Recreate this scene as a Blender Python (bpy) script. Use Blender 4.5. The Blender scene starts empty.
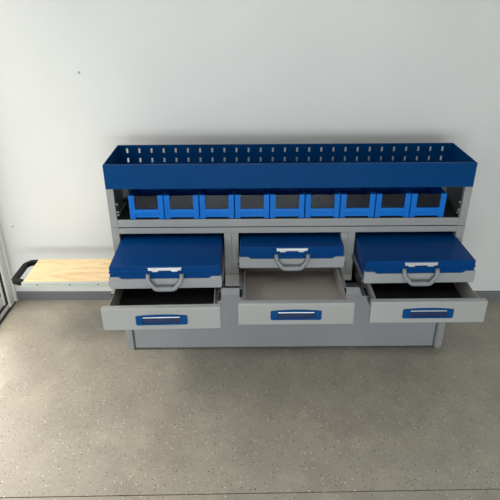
import bpy, bmesh, math
from mathutils import Vector, Matrix
S = bpy.context.scene
C = S.collection

# ---------------------------------------------------------------- camera
cam_d = bpy.data.cameras.new('camera'); cam = bpy.data.objects.new('camera', cam_d); C.objects.link(cam)
YAW, PITCH, ROLL, FPX = 0.003, 0.4773, -0.0059, 531.88
fw = Vector((math.sin(YAW)*math.cos(PITCH), math.cos(YAW)*math.cos(PITCH), -math.sin(PITCH)))
rt = Vector((math.cos(YAW), -math.sin(YAW), 0)); up = rt.cross(fw)
r2 = rt*math.cos(ROLL)+up*math.sin(ROLL); u2 = -rt*math.sin(ROLL)+up*math.cos(ROLL)
m = Matrix((r2, u2, -fw)).transposed().to_4x4(); m.translation = (-.1687, -2.0441, 1.5899)
cam.matrix_world = m
cam_d.sensor_width = 36; cam_d.lens = 36*FPX/500; cam_d.clip_start = .02
S.camera = cam
# ---------------------------------------------------------------- world, lights, exposure
w = bpy.data.worlds.new('sky'); S.world = w; w.use_nodes = True
bg = w.node_tree.nodes['Background']; bg.inputs[0].default_value = (.97, .98, 1.0, 1); bg.inputs[1].default_value = 2.0
S.view_settings.view_transform = 'Standard'; S.view_settings.look = 'None'
S.view_settings.exposure = 0.0; S.view_settings.gamma = 1.0; S.view_settings.use_curve_mapping = False
def area(name, loc, rot, sx, sy, power, col):
    l = bpy.data.lights.new(name, 'AREA'); l.shape = 'RECTANGLE'; l.size = sx; l.size_y = sy
    l.energy = power; l.color = col
    o = bpy.data.objects.new(name, l); C.objects.link(o); o.location = loc; o.rotation_euler = rot
    return o
PI = math.pi
# daylight in the big gateway behind the camera, and in the glazed door on the left
area('gateway_daylight', (-.05, -5.04, .80), (PI/2, 0, 0), 2.3, .6, 77, (.90, .98, 1.0))
area('door_daylight', (-3.0, -.75, 5.0), (math.radians(19), 0, -PI/2), 2.4, 2.4, 270, (1.0, .84, .70))
o_ = area('door_low_sky', (-3.0, 1.9, 2.3), (0, 0, 0), 1.5, 1.5, 70, (1.0, .84, .70))
o_.rotation_euler = Vector((1.7, -2.0, -2.3)).to_track_quat('-Z', 'Y').to_euler()

area('overhead_fill', (.3, -2.2, 2.84), (0, 0, 0), 1.2, .3, 15, (1.0, .96, .90))  # added overhead fill, brightens drawer tops, case lids and the floor in front
# ---------------------------------------------------------------- materials
def nt(name):
    mt = bpy.data.materials.new(name); mt.use_nodes = True
    t = mt.node_tree; return mt, t, t.nodes['Principled BSDF']
def coat(name, col, rough=.45, metal=0., bump=.02, bscale=700, var=.06, spec=.5):
    mt, t, b = nt(name)
    N = t.nodes.new; L = t.links.new
    tc = N('ShaderNodeTexCoord'); n = N('ShaderNodeTexNoise'); n.inputs['Scale'].default_value = 5; n.inputs['Detail'].default_value = 5
    L(tc.outputs['Object'], n.inputs['Vector'])
    mx = N('ShaderNodeMix'); mx.data_type = 'RGBA'
    mx.inputs['A'].default_value = tuple(c*(1-var) for c in col)+(1,); mx.inputs['B'].default_value = tuple(min(1, c*(1+var)) for c in col)+(1,)
    L(n.outputs['Fac'], mx.inputs['Factor']); L(mx.outputs['Result'], b.inputs['Base Color'])
    n2 = N('ShaderNodeTexNoise'); n2.inputs['Scale'].default_value = bscale; L(tc.outputs['Object'], n2.inputs['Vector'])
    bp = N('ShaderNodeBump'); bp.inputs['Strength'].default_value = bump; bp.inputs['Distance'].default_value = .001
    L(n2.outputs['Fac'], bp.inputs['Height']); L(bp.outputs['Normal'], b.inputs['Normal'])
    b.inputs['Roughness'].default_value = rough; b.inputs['Metallic'].default_value = metal
    b.inputs['Specular IOR Level'].default_value = spec
    return mt
M = {}
M['grey'] = coat('grey_coating', (.27, .278, .278), .42)
M['grey_front'] = coat('light_grey_coating', (.335, .345, .34), .42)
M['base'] = coat('base_grey_coating', (.265, .277, .297), .4)
M['dgrey'] = coat('dark_grey_steel', (.03, .031, .033), .4, .3)
M['inner'] = coat('drawer_inner_steel', (.40, .37, .345), .45, .1)
M['navy'] = coat('navy_coating', (.0, .045, .165), .45, var=.05, spec=.08)
M['case_blue'] = coat('case_blue_coating', (.0, .042, .175), .38, var=.05, spec=.10)
M['bin_blue'] = coat('bright_blue_plastic', (.0, .145, .56), .4, var=.03, spec=.25)
M['plate_blue'] = coat('handle_blue_plastic', (.0, .055, .20), .4, var=.03, spec=.15)
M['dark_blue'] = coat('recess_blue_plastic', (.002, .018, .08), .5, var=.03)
M['case_grey'] = coat('case_grey_plastic', (.305, .315, .325), .5)
M['grip'] = coat('grip_grey_plastic', (.22, .235, .25), .4)
M['chrome'] = coat('bright_metal', (.62, .63, .65), .35, .5, var=.02)
M['zinc'] = coat('zinc_steel', (.45, .45, .44), .35, .8)
M['alu'] = coat('pale_aluminium', (.50, .53, .50), .4, .25)
M['black'] = coat('black_plastic', (.006, .006, .007), .5, spec=.2)
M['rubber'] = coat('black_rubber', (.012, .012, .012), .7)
M['white_frame'] = coat('white_frame_paint', (.72, .72, .70), .35, var=.03)
M['skirting'] = coat('grey_skirting_paint', (.15, .155, .165), .5)
M['ceiling'] = coat('ceiling_paint', (.7, .7, .69), .9)
M['ground'] = coat('outside_concrete', (.6, .58, .54), .9)
def glass(name, tint, gl, rough=.05):
    mt, t, b = nt(name); N = t.nodes.new; L = t.links.new
    tr = N('ShaderNodeBsdfTransparent'); tr.inputs[0].default_value = tint
    g = N('ShaderNodeBsdfGlossy'); g.inputs['Roughness'].default_value = rough
    mx = N('ShaderNodeMixShader'); mx.inputs[0].default_value = gl; L(tr.outputs[0], mx.inputs[1]); L(g.outputs[0], mx.inputs[2])
    L(mx.outputs[0], t.nodes['Material Output'].inputs['Surface'])
    return mt
M['glass'] = glass('door_glass', (.95, .97, .96, 1), .06)
M['window'] = glass('smoky_clear_plastic', (.36, .47, .55, 1), .06, .15)

def wall_mat():
    mt, t, b = nt('white_wall_paint'); N = t.nodes.new; L = t.links.new
    tc = N('ShaderNodeTexCoord'); n = N('ShaderNodeTexNoise'); n.inputs['Scale'].default_value = 2.2; n.inputs['Detail'].default_value = 8
    L(tc.outputs['Object'], n.inputs['Vector'])
    r = N('ShaderNodeValToRGB'); r.color_ramp.elements[0].position = .3; r.color_ramp.elements[1].position = .75
    r.color_ramp.elements[0].color = (.655, .66, .655, 1); r.color_ramp.elements[1].color = (.70, .70, .69, 1)
    L(n.outputs['Fac'], r.inputs[0]); last = r.outputs['Color']
    for p, rad in WALL_MARKS:
        d = N('ShaderNodeVectorMath'); d.operation = 'DISTANCE'; d.inputs[1].default_value = p; L(tc.outputs['Object'], d.inputs[0])
        lt = N('ShaderNodeMath'); lt.operation = 'LESS_THAN'; lt.inputs[1].default_value = rad; L(d.outputs['Value'], lt.inputs[0])
        mx = N('ShaderNodeMix'); mx.data_type = 'RGBA'; L(lt.outputs[0], mx.inputs['Factor']); L(last, mx.inputs['A']); mx.inputs['B'].default_value = (.3, .3, .29, 1)
        last = mx.outputs['Result']
    L(last, b.inputs['Base Color'])
    n2 = N('ShaderNodeTexNoise'); n2.inputs['Scale'].default_value = 130; n2.inputs['Detail'].default_value = 4; L(tc.outputs['Object'], n2.inputs['Vector'])
    bp = N('ShaderNodeBump'); bp.inputs['Strength'].default_value = .12; bp.inputs['Distance'].default_value = .002
    L(n2.outputs['Fac'], bp.inputs['Height']); L(bp.outputs['Normal'], b.inputs['Normal']); b.inputs['Roughness'].default_value = .6
    return mt
def floor_mat():
    mt, t, b = nt('flecked_grey_epoxy_floor'); N = t.nodes.new; L = t.links.new
    tc = N('ShaderNodeTexCoord')
    def noise(s, det, lo, hi):
        n = N('ShaderNodeTexNoise'); n.inputs['Scale'].default_value = s; n.inputs['Detail'].default_value = det; n.inputs['Roughness'].default_value = .65
        L(tc.outputs['Object'], n.inputs['Vector']); m_ = N('ShaderNodeMapRange'); m_.inputs[1].default_value = lo; m_.inputs[2].default_value = hi
        L(n.outputs['Fac'], m_.inputs[0]); return m_.outputs[0]
    def mix(f, a, c):
        mx = N('ShaderNodeMix'); mx.data_type = 'RGBA'
        if isinstance(f, float): mx.inputs['Factor'].default_value = f
        else: L(f, mx.inputs['Factor'])
        for s, v in (('A', a), ('B', c)):
            if isinstance(v, tuple): mx.inputs[s].default_value = v
            else: L(v, mx.inputs[s])
        return mx.outputs['Result']
    c = mix(noise(3.5, 8, .35, .68), (.295, .27, .226, 1), (.39, .357, .30, 1))
    dust = noise(4.5, 12, .52, .72)
    dm = N('ShaderNodeMath'); dm.operation = 'MULTIPLY'; dm.inputs[1].default_value = .6; L(dust, dm.inputs[0])
    c = mix(dm.outputs[0], c, (.50, .45, .36, 1))
    grit = noise(260, 3, .3, .7)
    gm = N('ShaderNodeMath'); gm.operation = 'MULTIPLY'; gm.inputs[1].default_value = .28; L(grit, gm.inputs[0])
    c = mix(gm.outputs[0], c, (.18, .167, .14, 1))
    for sc, th, off, col in ((150, .16, 5.1, (.10, .095, .08, 1)), (140, .15, 1.7, (.55, .53, .46, 1)), (85, .13, 0, (.62, .59, .52, 1)), (60, .13, 3.3, (.06, .056, .05, 1)), (38, .09, 7.7, (.66, .65, .6, 1))):
        mp = N('ShaderNodeMapping'); mp.inputs['Location'].default_value = (off, off, 0); L(tc.outputs['Object'], mp.inputs['Vector'])
        v = N('ShaderNodeTexVoronoi'); v.voronoi_dimensions = '2D'; v.inputs['Scale'].default_value = sc; L(mp.outputs[0], v.inputs['Vector'])
        lt = N('ShaderNodeMath'); lt.operation = 'LESS_THAN'; lt.inputs[1].default_value = th; L(v.outputs['Distance'], lt.inputs[0])
        sp = N('ShaderNodeSeparateColor'); L(v.outputs['Color'], sp.inputs[0])
        g = N('ShaderNodeMath'); g.operation = 'GREATER_THAN'; g.inputs[1].default_value = .86; L(sp.outputs[0], g.inputs[0])
        ml = N('ShaderNodeMath'); ml.operation = 'MULTIPLY'; L(lt.outputs[0], ml.inputs[0]); L(g.outputs[0], ml.inputs[1])
        c = mix(ml.outputs[0], c, col)
    L(c, b.inputs['Base Color'])
    rr = noise(4, 6, .3, .7); rm = N('ShaderNodeMapRange'); rm.inputs[3].default_value = .30; rm.inputs[4].default_value = .46; L(rr, rm.inputs[0]); L(rm.outputs[0], b.inputs['Roughness'])
    n2 = N('ShaderNodeTexNoise'); n2.inputs['Scale'].default_value = 90; n2.inputs['Detail'].default_value = 3; L(tc.outputs['Object'], n2.inputs['Vector'])
    bp = N('ShaderNodeBump'); bp.inputs['Strength'].default_value = .25; bp.inputs['Distance'].default_value = .002
    L(n2.outputs['Fac'], bp.inputs['Height']); L(bp.outputs['Normal'], b.inputs['Normal'])
    return mt
def wood_mat():
    mt, t, b = nt('pale_plywood'); N = t.nodes.new; L = t.links.new
    tc = N('ShaderNodeTexCoord'); mp = N('ShaderNodeMapping'); mp.inputs['Scale'].default_value = (3, 16, 16); L(tc.outputs['Object'], mp.inputs['Vector'])
    n = N('ShaderNodeTexNoise'); n.inputs['Scale'].default_value = 2.2; n.inputs['Detail'].default_value = 9; n.inputs['Distortion'].default_value = 1.2; L(mp.outputs[0], n.inputs['Vector'])
    r = N('ShaderNodeValToRGB'); e = r.color_ramp.elements; e[0].position = .27; e[0].color = (.66, .44, .22, 1); e[1].position = .5; e[1].color = (.82, .62, .36, 1)
    x = e.new(.75); x.color = (.86, .68, .42, 1)
    L(n.outputs['Fac'], r.inputs[0]); L(r.outputs[0], b.inputs['Base Color']); b.inputs['Roughness'].default_value = .5
    return mt

# ---------------------------------------------------------------- geometry helpers
def box(bm, x0, x1, y0, y1, z0, z1, bev=0., mi=0):
    vs = [bm.verts.new((x, y, z)) for x in (x0, x1) for y in (y0, y1) for z in (z0, z1)]
    F = [(0, 1, 3, 2), (4, 6, 7, 5), (0, 4, 5, 1), (2, 3, 7, 6), (0, 2, 6, 4), (1, 5, 7, 3)]
    fs = [bm.faces.new([vs[i] for i in f]) for f in F]
    for f in fs: f.material_index = mi
    if bev > 0:
        es = list({e for f in fs for e in f.edges})
        r = bmesh.ops.bevel(bm, geom=es, offset=bev, segments=2, affect='EDGES', profile=.6)
        for f in r['faces']: f.material_index = mi
def prism(bm, pts, axis, a, b_, mi=0, bev=0.):
    """closed outline pts (2D) extruded along axis from a to b_. axis 'y': pts are (x,z); 'x': (y,z); 'z': (x,y)"""
    def P(p, t): return {'y': (p[0], t, p[1]), 'x': (t, p[0], p[1]), 'z': (p[0], p[1], t)}[axis]
    A = [bm.verts.new(P(p, a)) for p in pts]; B = [bm.verts.new(P(p, b_)) for p in pts]
    n = len(pts); fs = [bm.faces.new(A), bm.faces.new(B[::-1])]
    for i in range(n): fs.append(bm.faces.new([A[i], B[i], B[(i+1) % n], A[(i+1) % n]]))
    for f in fs: f.material_index = mi
    if bev:
        es = list({e for f in fs[:2] for e in f.edges})
        bmesh.ops.bevel(bm, geom=es, offset=bev, segments=2, affect='EDGES', profile=.6)
def cyl(bm, c, r, h, axis='x', n=12, mi=0):
    R_ = {'z': Matrix(), 'x': Matrix.Rotation(PI/2, 4, 'Y'), 'y': Matrix.Rotation(PI/2, 4, 'X')}[axis]
    g = bmesh.ops.create_cone(bm, cap_ends=True, segments=n, radius1=r, radius2=r, depth=h, matrix=Matrix.Translation(c) @ R_)
    for v in g['verts']:
        for f in v.link_faces: f.material_index = mi
def tube(bm, path, rx, rz, n=10, mi=0):
    """elliptical-section rod along a path (list of Vectors), open ends capped"""
    path = [Vector(p) for p in path]; rings = []
    for i, p in enumerate(path):
        d = (path[min(i+1, len(path)-1)]-path[max(i-1, 0)]).normalized()
        s = Vector((0, 1, 0)); s = (s-d*s.dot(d)); s = s.normalized() if s.length > 1e-4 else Vector((1, 0, 0))
        q = d.cross(s).normalized()
        rings.append([bm.verts.new(p+s*(rx*math.cos(2*PI*k/n))+q*(rz*math.sin(2*PI*k/n))) for k in range(n)])
    fs = [bm.faces.new(rings[0][::-1]), bm.faces.new(rings[-1])]
    for a, b_ in zip(rings, rings[1:]):
        for k in range(n): fs.append(bm.faces.new([a[k], a[(k+1) % n], b_[(k+1) % n], b_[k]]))
    for f in fs: f.material_index = mi; f.smooth = True
def obj(name, bm, mats, parent=None, loc=None):
    bmesh.ops.recalc_face_normals(bm, faces=bm.faces)
    me = bpy.data.meshes.new(name); bm.to_mesh(me); bm.free()
    for mt in (mats if isinstance(mats, (list, tuple)) else [mats]): me.materials.append(mt)
    o = bpy.data.objects.new(name, me); C.objects.link(o)
    if parent: o.parent = parent
    if loc: o.location = loc
    return o
def thing(name, label, cat, loc=(0, 0, 0), group=None, rz=0):
    o = bpy.data.objects.new(name, None); C.objects.link(o); o.location = loc; o.rotation_euler.z = rz
    o.empty_display_size = .05; o['label'] = label; o['category'] = cat
    if group: o['group'] = group
    return o
def struct(name, bm, mats, label=None):
    o = obj(name, bm, mats); o['kind'] = 'structure'
    if label: o['label'] = label
    return o
def copy_tree(o, parent=None):
    c = o.copy(); C.objects.link(c); c.parent = parent
    for ch in [x for x in bpy.data.objects if x.parent == o]: copy_tree(ch, c)
    return c
B = bmesh.new

# ---------------------------------------------------------------- room shell
XL, XR, YB, ZC = -1.455, 3.4, -5.0, 2.9
def yw(x): return .4388-.0120*x          # the wall runs very slightly askew to the rack
WALL_MARKS = [((-.925, yw(-.925), 1.204), .006), ((-1.385, yw(-1.385), .444), .005)]
M['wall'] = wall_mat(); M['floor'] = floor_mat(); M['wood'] = wood_mat()
b = B()
prism(b, [(XL-.12, yw(XL-.12)), (XR+.1, yw(XR+.1)), (XR+.1, yw(XR)+.15), (XL-.12, yw(XL)+.15)], 'z', -.02, ZC)
struct('wall_back', b, M['wall'])
b = B()   # floor with the saw-cut joint; the profile runs along y
J = -.802
prism(b, [(YB, 0), (J-.0022, 0), (J-.0022, -.006), (J+.0022, -.006), (J+.0022, 0), (.6, 0), (.6, -.05), (YB, -.05)], 'x', XL, XR+.1)
for v in b.verts:
    if abs(v.co.y-J) < .01: v.co.y += .003+.0104*(v.co.x+.17)
struct('floor', b, M['floor'])
b = B(); box(b, XL-.2, XR+.1, YB-.1, .6, ZC, ZC+.1); struct('ceiling', b, M['ceiling'])
b = B(); box(b, -.35, .95, -2.4, -2.0, 2.86, 2.9, .005); struct('trim_5', b, M['white_frame'])
b = B(); box(b, XR, XR+.1, YB, .45, 0, ZC); struct('wall_right', b, M['wall'])
b = B()   # rear wall with the gateway
box(b, XL-.1, -1.5+.05, YB-.1, YB, 0, ZC); box(b, 1.15, XR, YB-.1, YB, 0, ZC); box(b, -1.45, 1.15, YB-.1, YB, 1.5, ZC)
struct('wall_rear', b, M['wall'])
b = B()   # left wall beyond and above the glazed door
box(b, XL-.1, XL, YB, -1.65, 0, ZC); box(b, XL-.1, XL, -1.65, yw(XL), 2.2, ZC)
struct('wall_left', b, M['wall'])
b = B()
prism(b, [(XL+.002, yw(XL)), (XL+.002, yw(XL)-.010), (XR, yw(XR)-.010), (XR, yw(XR))], 'z', 0, .052)
prism(b, [(yw(0)-.010, 0), (yw(0)-.022, 0), (yw(0)-.010, .012)], 'x', -.7, XR-.001)
struct('baseboard_back', b, M['skirting'])
# the glazed door: white jamb profiles against the corner, dark gasket, glass, bottom rail and sill
b = B()
y0 = yw(XL)
box(b, XL-.05, XL+.012, y0-.030, y0-.001, 0, 2.2, .005)
box(b, XL-.05, XL+.004, y0-.088, y0-.034, 0, 2.2, .006)
box(b, XL-.06, XL-.010, y0-.036, y0-.028, 0, 2.2)
box(b, XL-.05, XL-.002, -1.65, -1.58, 0, 2.2, .006)
box(b, XL-.05, XL-.002, -1.58, y0-.088, 2.13, 2.2, .006)
struct('trim_1', b, M['white_frame'])
b = B()
box(b, XL-.055, XL-.012, y0-.112, y0-.096, .03, 2.13, .006); box(b, XL-.055, XL-.015, -1.58, -1.50, .03, 2.13, .006)
box(b, XL-.05, XL-.02, -1.50, y0-.112, .03, .09, .004); box(b, XL-.05, XL-.02, -1.50, y0-.112, 2.05, 2.13, .004)
door = struct('door_1', b, M['white_frame'])
b = B(); box(b, XL-.040, XL-.034, -1.498, y0-.132, .092, 2.048); g_ = obj('pane', b, M['glass'], door)
b = B(); box(b, XL-.048, XL-.022, y0-.131, y0-.1125, .092, 2.048); box(b, XL-.048, XL-.022, -1.498, y0-.132, .091, .099); obj('gasket', b, M['rubber'], door)
b = B(); box(b, XL-.10, XL-.004, -1.65, y0-.02, -.03, .028, .004); struct('trim_2', b, M['white_frame'])
b = B(); box(b, XL-.03, XL-.006, y0-.0955, y0-.0885, .0285, 2.129); box(b, XL-.03, XL-.006, -1.50, y0-.0955, .0283, .0295); struct('trim_4', b, M['rubber'])
b = B(); box(b, XL-.0035, XL+.009, -1.65, y0-.010, 0, .006, .002); struct('trim_3', b, M['rubber'])
b = B(); box(b, -6, XL-.11, -6, 3, -.08, -.03); struct('ground', b, M['ground'])

# ---------------------------------------------------------------- the storage rack
W, D = .75, .285
rack = thing('storage_rack', 'long grey metal storage rack with navy blue perforated tray on top and three open drawers', 'storage rack', (0, 0, 0))
def part(name, bm, mt, label=None, parent=rack):
    o = obj(name, bm, mt, parent)
    if label: o['label'] = label
    return o
# top tray with slotted back
ZT, ZB = .9179, .8164
b = B(); t = .002
box(b, -W, W, -.001, .001, ZB, ZT, .0006); box(b, -W, -W+t, .001, D, ZB, ZT); box(b, W-t, W, .001, D, ZB, ZT)
box(b, -W+t, W-t, .001, D-t, ZB, ZB+t)
box(b, -W+t, W-t, .001, .014, ZT-.002, ZT)                # folded-in front hem
nS = 27; xs0, xs1 = -.710, .706; sw, sh = .0085, .0205
rows = [.848, .892]
xs = [-W+t]
for i in range(nS):
    c = xs0+(xs1-xs0)*i/(nS-1); xs += [c-sw/2, c+sw/2]
xs.append(W-t)
zs = [ZB+t]
for z in rows: zs += [z-sh/2, z+sh/2]
zs.append(ZT)
for Yp in (D-t, D):
    G = [[b.verts.new((x, Yp, z)) for z in zs] for x in xs]
    for i in range(len(xs)-1):
        for j in range(len(zs)-1):
            if i % 2 == 1 and j % 2 == 1: continue
            b.faces.new([G[i][j], G[i+1][j], G[i+1][j+1], G[i][j+1]])
part('top_tray', b, M['navy'], 'navy blue open tray with two rows of slots in its back')
# upper uprights with the bin shelf
for s in (-1, 1):
    b = B()
    x0, x1 = sorted((s*W, s*(W-.0295)))
    x2, x3 = sorted((s*W, s*(W-.002)))
    box(b, x0, x1, .0, .003, .6435, ZB, .0008); box(b, x2, x3, .003, D, .6435, ZB)
    x4, x5 = sorted((s*(W-.0295), s*(W-.0275))); box(b, x4, x5, .003, .02, .6435, ZB)
    x4, x5 = sorted((s*(W-.029), s*(W-.002))); box(b, x4, x5, D-.02, D-.018, .6435, ZB)
    part('side_upright', b, M['grey'])
    for yy, zz in ((.024, .740), (.024, .705), (.030, .690)):
        b = B(); cyl(b, (s*(W-.0315), yy, zz), .005, .008); part('bolt', b, M['zinc'])
b = B()
box(b, -W+.030, W-.030, .0, .003, .6445, .679, .001); box(b, -W+.030, W-.030, .003, D-.022, .675, .6775)
part('bin_shelf', b, M['grey'])
b = B(); box(b, -W+.031, W-.031, .006, D-.023, .6777, .6788); part('shelf_shade', b, M['rubber'], 'black sheet standing in for shade on the bin shelf')  # thin black sheet: shade around the bins put into colour, shelf itself is grey
b = B(); box(b, -W+.003, W-.003, D-.017, D-.014, .6445, ZB-.001); part('back_panel', b, M['dgrey'])
# lower body
for s in (-1, 1):
    b = B()
    x0, x1 = sorted((s*W, s*(W-.0315)))
    x2, x3 = sorted((s*W, s*(W-.002)))
    box(b, x0, x1, .0, .003, .0, .6415, .0008); box(b, x2, x3, .003, D, .0, .300); box(b, x2, x3, .003, D, .352, .6415)
    x4, x5 = sorted((s*(W-.0315), s*(W-.0295))); box(b, x4, x5, .003, .026, .36, .6415)
    x4, x5 = sorted((s*(W-.0225), s*(W-.0235)))
    box(b, min(s*(W-.002), s*(W-.012)), max(s*(W-.002), s*(W-.012)), .003, .04, .005, .30)
    part('side_upright', b, M['grey'])
b = B()
box(b, -W+.032, W-.032, .0, .003, .6145, .6405, .001); box(b, -W+.003, W-.003, .004, D-.003, .635, .638)
part('crossbar', b, M['grey'])
b = B(); box(b, -W+.003, W-.003, D-.004, D-.001, .352, .634); part('back_panel', b, M['dgrey'])
PX = (-.242, .257)
for i, px in enumerate(PX):
    b = B()
    box(b, px-.0305, px-.0012, .001, .004, .414, .6135, .0012); box(b, px+.0012, px+.0305, .001, .004, .414, .6135, .0012)
    box(b, px-.029, px+.029, .005, D-.005, .414, .6135)
    part('partition', b, M['grey'])
    b = B(); box(b, px-.0315, px+.0315, -.001, .20, .352 if i == 0 else .378, .4125, .001)
    part('partition_foot', b, M['grey'])
# base box
b = B()
prism(b, [(.000, .012), (.000, .305), (.006, .337), (.046, .337), (.046, .333), (.010, .333), (.004, .304), (.004, .012)], 'x', -W+.0335, W-.0335)
part('base_panel', b, M['base'])
for s in (-1, 1):
    b = B(); c = s*(W-.0400)
    box(b, c-.0012, c+.0012, -.0016, .0, .014, .303); box(b, c-.0042*1-.0012, c-.0042+.0012, -.0012, .0, .014, .303)
    part('base_seam', b, M['dgrey'])
b = B(); box(b, -W+.034, W-.034, .010, D-.01, .003, .010); part('base_floor', b, M['dgrey'])
b = B(); box(b, -W+.003, W-.003, D-.004, D-.001, .003, .300); part('back_panel', b, M['dgrey'])

# drawers -----------------------------------------------------------------
def drawer(cx, Y, wd=.443, dep=.40, rz=0., mat=True):
    ZT_, ZB_ = .484, .388
    b = B(); box(b, cx-wd/2, cx+wd/2, Y, Y+.026, ZB_, ZT_, .003)
    bw = wd/2-.023; t = .0022; Y1 = Y+dep
    d = part('drawer', b, M['grey_front'])
    b = B()
    box(b, cx-bw, cx-bw+t, Y+.026, Y1, ZB_+.006, ZT_-.006, .0006); box(b, cx+bw-t, cx+bw, Y+.026, Y1, ZB_+.006, ZT_-.006, .0006)
    box(b, cx-bw+t, cx+bw-t, Y1-t, Y1, ZB_+.006, ZT_-.012); box(b, cx-bw+t, cx+bw-t, Y+.026, Y1-t, ZB_+.006, ZB_+.009)
    # fixing holes near the front corners and along the back
    for s in (-1, 1):
        for zz in (.42, .455): cyl(b, (cx+s*(bw-t), Y+.055, zz), .0035, .0012, 'x', 10, 1)
    n = 13
    for k in range(n): box(b, cx-.15+k*.025-.002, cx-.15+k*.025+.002, Y1-t-.001, Y1-t, .425, .445, 0, 1)
    part('drawer_box', b, [M['inner'], M['dgrey']], None, d)
    if mat:
        b = B(); box(b, cx-bw+t+.002, cx+bw-t-.002, Y+.029, Y1-t-.002, ZB_+.0095, ZB_+.0125); part('drawer_mat', b, M['rubber'], 'black mat on the drawer floor', d)
    # blue handle plate with an arched top edge, a recess and a metal bar
    pw = .098; zc0, zc1 = .410, .452
    def outline(sx, z0, z1, arch, n=16):
        r = .006; pts = []
        for a in range(5): th = PI+a*PI/8; pts.append((-sx+r+r*math.cos(th), z0+r+r*math.sin(th)))
        for a in range(5): th = 1.5*PI+a*PI/8; pts.append((sx-r+r*math.cos(th), z0+r+r*math.sin(th)))
        for a in range(5): th = a*PI/8; pts.append((sx-r+r*math.cos(th), z1-r+r*math.sin(th)))
        for k in range(1, n): 
            u = sx-r-(2*(sx-r))*k/n; pts.append((u, z1+arch*(1-(u/(sx-r))**2)))
        for a in range(5): th = PI/2+a*PI/8; pts.append((-sx+r+r*math.cos(th), z1-r+r*math.sin(th)))
        return pts
    b = B()
    po = [(cx+x, z) for x, z in outline(pw, zc0, zc1, .005)]
    pi_ = [(cx+x, z) for x, z in outline(pw*.74, zc0+.008, zc1-.006, .003)]
    n = len(po); Yf = Y-.0035; Yr = Y-.0004
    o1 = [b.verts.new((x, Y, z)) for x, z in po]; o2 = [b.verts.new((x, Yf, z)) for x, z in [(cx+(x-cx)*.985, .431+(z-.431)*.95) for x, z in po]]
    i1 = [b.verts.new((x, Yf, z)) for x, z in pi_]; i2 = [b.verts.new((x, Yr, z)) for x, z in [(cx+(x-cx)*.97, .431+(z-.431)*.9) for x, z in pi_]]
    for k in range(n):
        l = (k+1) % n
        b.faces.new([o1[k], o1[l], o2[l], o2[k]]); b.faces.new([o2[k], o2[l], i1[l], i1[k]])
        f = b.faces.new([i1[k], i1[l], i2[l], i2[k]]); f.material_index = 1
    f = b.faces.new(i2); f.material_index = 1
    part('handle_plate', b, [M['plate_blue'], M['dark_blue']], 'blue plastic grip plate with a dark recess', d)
    b = B(); box(b, cx-.069, cx+.069, Y-.006, Y-.0005, .4435, .4475, .0015); part('handle_bar', b, M['chrome'], 'thin bright metal bar', d)
    for s in (-1, 1):
        b = B(); xa = cx+s*(bw+.0015); xb = cx+s*(bw+.0205)
        x0, x1 = min(xa, xb), max(xa, xb)
        xo = cx+s*(bw+.009)
        # inner, middle and outer channels of the telescopic runner
        for (p0, p1, ya, yb, zz, hh) in ((xa, xo-s*.001, Y+.024, Y1, .432, .034), (xo, xb, Y+.16, .24, .432, .044)):
            q0, q1 = min(p0, p1), max(p0, p1)
            box(b, (q0 if s < 0 else q1-.0015), (q0+.0015 if s < 0 else q1), ya, yb, zz-hh/2, zz+hh/2)
            for e in (-1, 1): box(b, q0, q1, ya, yb, zz+e*hh/2-.002, zz+e*hh/2+.001, 0, 1)
        for yy in (Y+.05, Y+.12, Y+.2): cyl(b, (xa+s*.008, yy, .432), .005, .004, 'x', 10, 1)
        part('runner', b, [M['dgrey'], M['zinc']], None, d)
    p = Vector((cx, 0, 0)); q = Matrix.Rotation(rz, 4, 'Z'); d.matrix_local = Matrix.Translation(p-q @ p) @ q
    return d
drawer(-.508, -.376, .446, .40, .022); drawer(.0115, -.350, mat=False); drawer(.519, -.345)
# pull-out carriers that bear the cases
CW, CD, CH = .441, .36, .096
CASES = [(-.498, -.240, .012), (.0125, -.083, 0.), (.509, -.213, .010)]
for cx, Y, rz in CASES:
    b = B(); h = CW/2+.002
    box(b, cx-h, cx+h, Y+.012, Y+CD+.005 if Y+CD < .27 else .27, .4885, .4905)
    ye = .27
    car = part('case_carrier', b, M['grey'])
    for s in (-1, 1):
        b = B(); x0, x1 = sorted((cx+s*(CW/2+.0005), cx+s*(CW/2+.0075)))
        box(b, x0, x1, Y+.02, .262, .491, .508, 0, 0); box(b, x0, x1, Y+.02, .262, .5081, .5105, 0, 1)
        part('runner', b, [M['dgrey'], M['zinc']], None, car)
# ---- pull-out board on the left
b = B()
X0, X1, Y0, Y1, Z0, Z1 = -1.212, -.735, .055, .290, .3195, .342
box(b, X0, X1+.4, Y0, Y0+.012, Z0, Z1, .0015); box(b, X0, X1+.4, Y1-.008, Y1-.0, Z0, Z1, .0015)
box(b, X0, X0+.004, Y0+.012, Y1-.008, Z0, Z1-.004)
box(b, X0, X1+.4, Y0-.0035, Y0, Z0, Z0+.004)
for x in (-1.14, -.99, -.86): cyl(b, (x, Y0-.0008, .332), .003, .003, 'y', 10, 1)
sh = part('pull_out_shelf', b, [M['alu'], M['dgrey']], 'pale metal framed shelf pulled out to the left')
b = B(); box(b, X0+.0045, X1+.4, Y0+.0125, Y1-.0085, Z1-.014, Z1+.0012, .001); part('wooden_board', b, M['wood'], 'pale yellow plywood board', sh)
b = B()
hz = Z1-.010
A_, E_ = Y0+.012, Y1-.008
prism(b, [(X0, A_), (X0-.022, A_+.003), (X0-.050, A_+.014), (X0-.060, A_+.026), (X0-.060, E_-.044), (X0-.055, E_-.030), (X0-.034, E_-.003), (X0, E_),
          (X0, E_-.022), (X0-.030, E_-.024), (X0-.041, E_-.038), (X0-.043, E_-.046), (X0-.043, A_+.038), (X0-.041, A_+.033), (X0-.020, A_+.026), (X0, A_+.024)], 'z', hz-.012, hz+.011, bev=.003)
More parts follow.
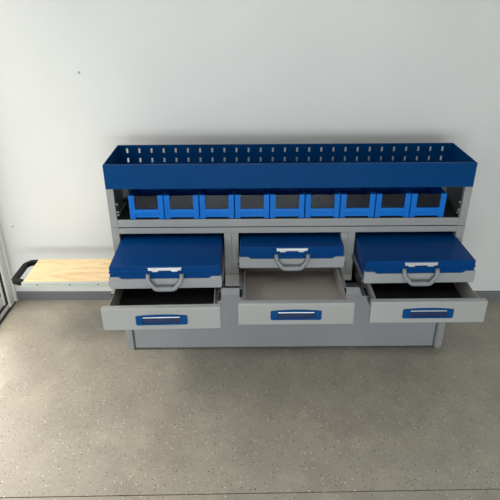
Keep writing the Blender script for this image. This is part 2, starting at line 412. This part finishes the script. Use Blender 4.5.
part('shelf_handle', b, M['black'], 'black plastic pull handle', sh)

# ---------------------------------------------------------------- cases
def make_case(cx, Y, rz, label):
    r = thing('tool_case', label, 'tool case', (cx, Y+CD/2, .4915), 'tool cases pulled out above the drawers', rz)
    h = CW/2; y0 = -CD/2; y1 = CD/2
    b = B()  # grey lower shell: front corners stand higher than the middle
    e = .050; zt = .051; zm = .042
    prism(b, [(-h+.003, .0), (h-.003, .0), (h, .010), (h, zt), (h-e+.012, zt), (h-e, zm), (-h+e, zm), (-h+e-.012, zt), (-h, zt), (-h, .010)], 'y', y0-.004, y0+.012, bev=.0012)
    box(b, -h, h, y0+.012, y1, .0, .014, .002)
    obj('lower_shell', b, M['case_grey'], r)['label'] = 'light grey lower shell with raised corners'
    b = B()  # blue lid with a rib along its front
    def lid(z, ins): return [(-h+.004+ins, y0+.001+ins), (h-.004-ins, y0+.001+ins), (h-.004-ins, y1-.001-ins), (-h+.004+ins, y1-.001-ins)]
    prof = [(.0145, .0), (.0660, .0010), (.0680, -.0018), (.0725, -.0018), (.0750, .0010), (.0935, .0010), (.0955, .0018), (.0960, .0030)]
    rings = [[b.verts.new((x, y, z)) for x, y in lid(z, i)] for z, i in prof]
    b.faces.new(rings[0]); b.faces.new(rings[-1])
    for q, p in zip(rings, rings[1:]):
        for k in range(4): b.faces.new([q[k], q[(k+1) % 4], p[(k+1) % 4], p[k]])
    obj('lid', b, M['case_blue'], r)['label'] = 'blue metal lid'
    b = B()  # bright latch bar along the upper front edge
    yl = y0-.001
    box(b, -.064, .064, yl-.004, yl, .0790, .0875, .0012); box(b, -.050, -.026, yl-.0045, yl+.001, .0745, .081, .001); box(b, .026, .050, yl-.0045, yl+.001, .0745, .081, .001)
    box(b, -.066, .066, yl-.003, yl+.004, .0875, .0905, .001)
    obj('latch', b, M['chrome'], r)['label'] = 'bright metal latch bar'
    b = B()  # trapezoid carrying handle hanging in front
    yf = y0-.006
    P = [(-.0655, yf, .064), (-.0655, yf-.008, .050), (-.0635, yf-.013, .0405), (-.050, yf-.019, .0245), (-.040, yf-.023, .0135), (-.033, yf-.0245, .0100), (-.02, yf-.025, .0095)]
    path = P+[(-x, y, z) for x, y, z in P[::-1]]
    tube(b, path, .0075, .0085, 10)
    for s in (-1, 1):
        for q in (-.0046, .0046): box(b, s*.0655+q-.0024, s*.0655+q+.0024, yf-.005, yf+.004, .048, .0665, .001)
    box(b, -.030, .030, yf-.0265, yf-.019, .0095, .0200, .003)
    obj('carrying_handle', b, M['grip'], r)['label'] = 'grey trapezoid carrying handle'
    return r
make_case(*CASES[0], 'flat blue and grey tool case jutting out furthest, above the left drawer')
make_case(*CASES[1], 'flat blue and grey tool case pulled out least, above the middle drawer')
make_case(*CASES[2], 'flat blue and grey tool case above the right drawer, beside the bare wall')

# ---------------------------------------------------------------- bins
NB = 9; BX0, BX1 = -.6660, .6545; PITCH_ = (BX1-BX0)/NB; BW = PITCH_-.003
order = ['leftmost of the nine bins', 'second bin from the left', 'third bin from the left', 'fourth bin from the left', 'middle of the nine bins',
         'fourth bin from the right', 'third bin from the right', 'second bin from the right', 'rightmost of the nine bins']
extra = ['', ' above the seam of the left case', '', '', '', '', '', '', '']
def make_bin():
    r = thing('storage_bin', '', 'storage bin', (0, 0, 0), 'blue bins on the shelf under the tray')
    h = BW/2; b = B(); f0 = 0.; dep = .235; top = .104
    t = .003
    # side walls, slightly lower at the front foot, floor and back
    for s in (-1, 1):
        x0, x1 = sorted((s*h, s*(h-t))); box(b, x0, x1, f0+.004, dep, .006, top, .0008)
        x0, x1 = sorted((s*h, s*(h-.0235))); box(b, x0, x1, f0, f0+.012, .0, top+.001, .003)     # broad front posts
        x0, x1 = sorted((s*(h-.003), s*(h-.011))); box(b, x0, x1, f0-.002, f0+.001, .004, top-.002, .0009)
        x0, x1 = sorted((s*h, s*(h-.012))); box(b, x0, x1, f0+.01, dep-.01, .0, .007)
    box(b, -h+t, h-t, f0+.012, dep-t, .0105, .0135); box(b, -h+t, h-t, dep-t, dep, .006, top)
    # bottom front lip with rounded top
    box(b, -h+.020, h-.020, f0-.001, f0+.010, .022, .043, .003)
    box(b, -h+.020, h-.020, f0+.004, f0+.010, .006, .024)
    obj('bin_body', b, M['bin_blue'], r)
    b = B(); box(b, -h+.0205, h-.0205, f0+.004, f0+.0055, .0435, top-.001); 
    obj('window', b, M['window'], r)['label'] = 'clear smoky front window'
    return r
def place_bin(o, i):
    o.location = (BX0+PITCH_*(i+.5), .006, .6792)
    o['label'] = 'bright blue plastic bin with clear front window, '+order[i]
bin0 = make_bin(); bins = [bin0]+[copy_tree(bin0) for _ in range(NB-1)]
for i, o in enumerate(bins): place_bin(o, i)
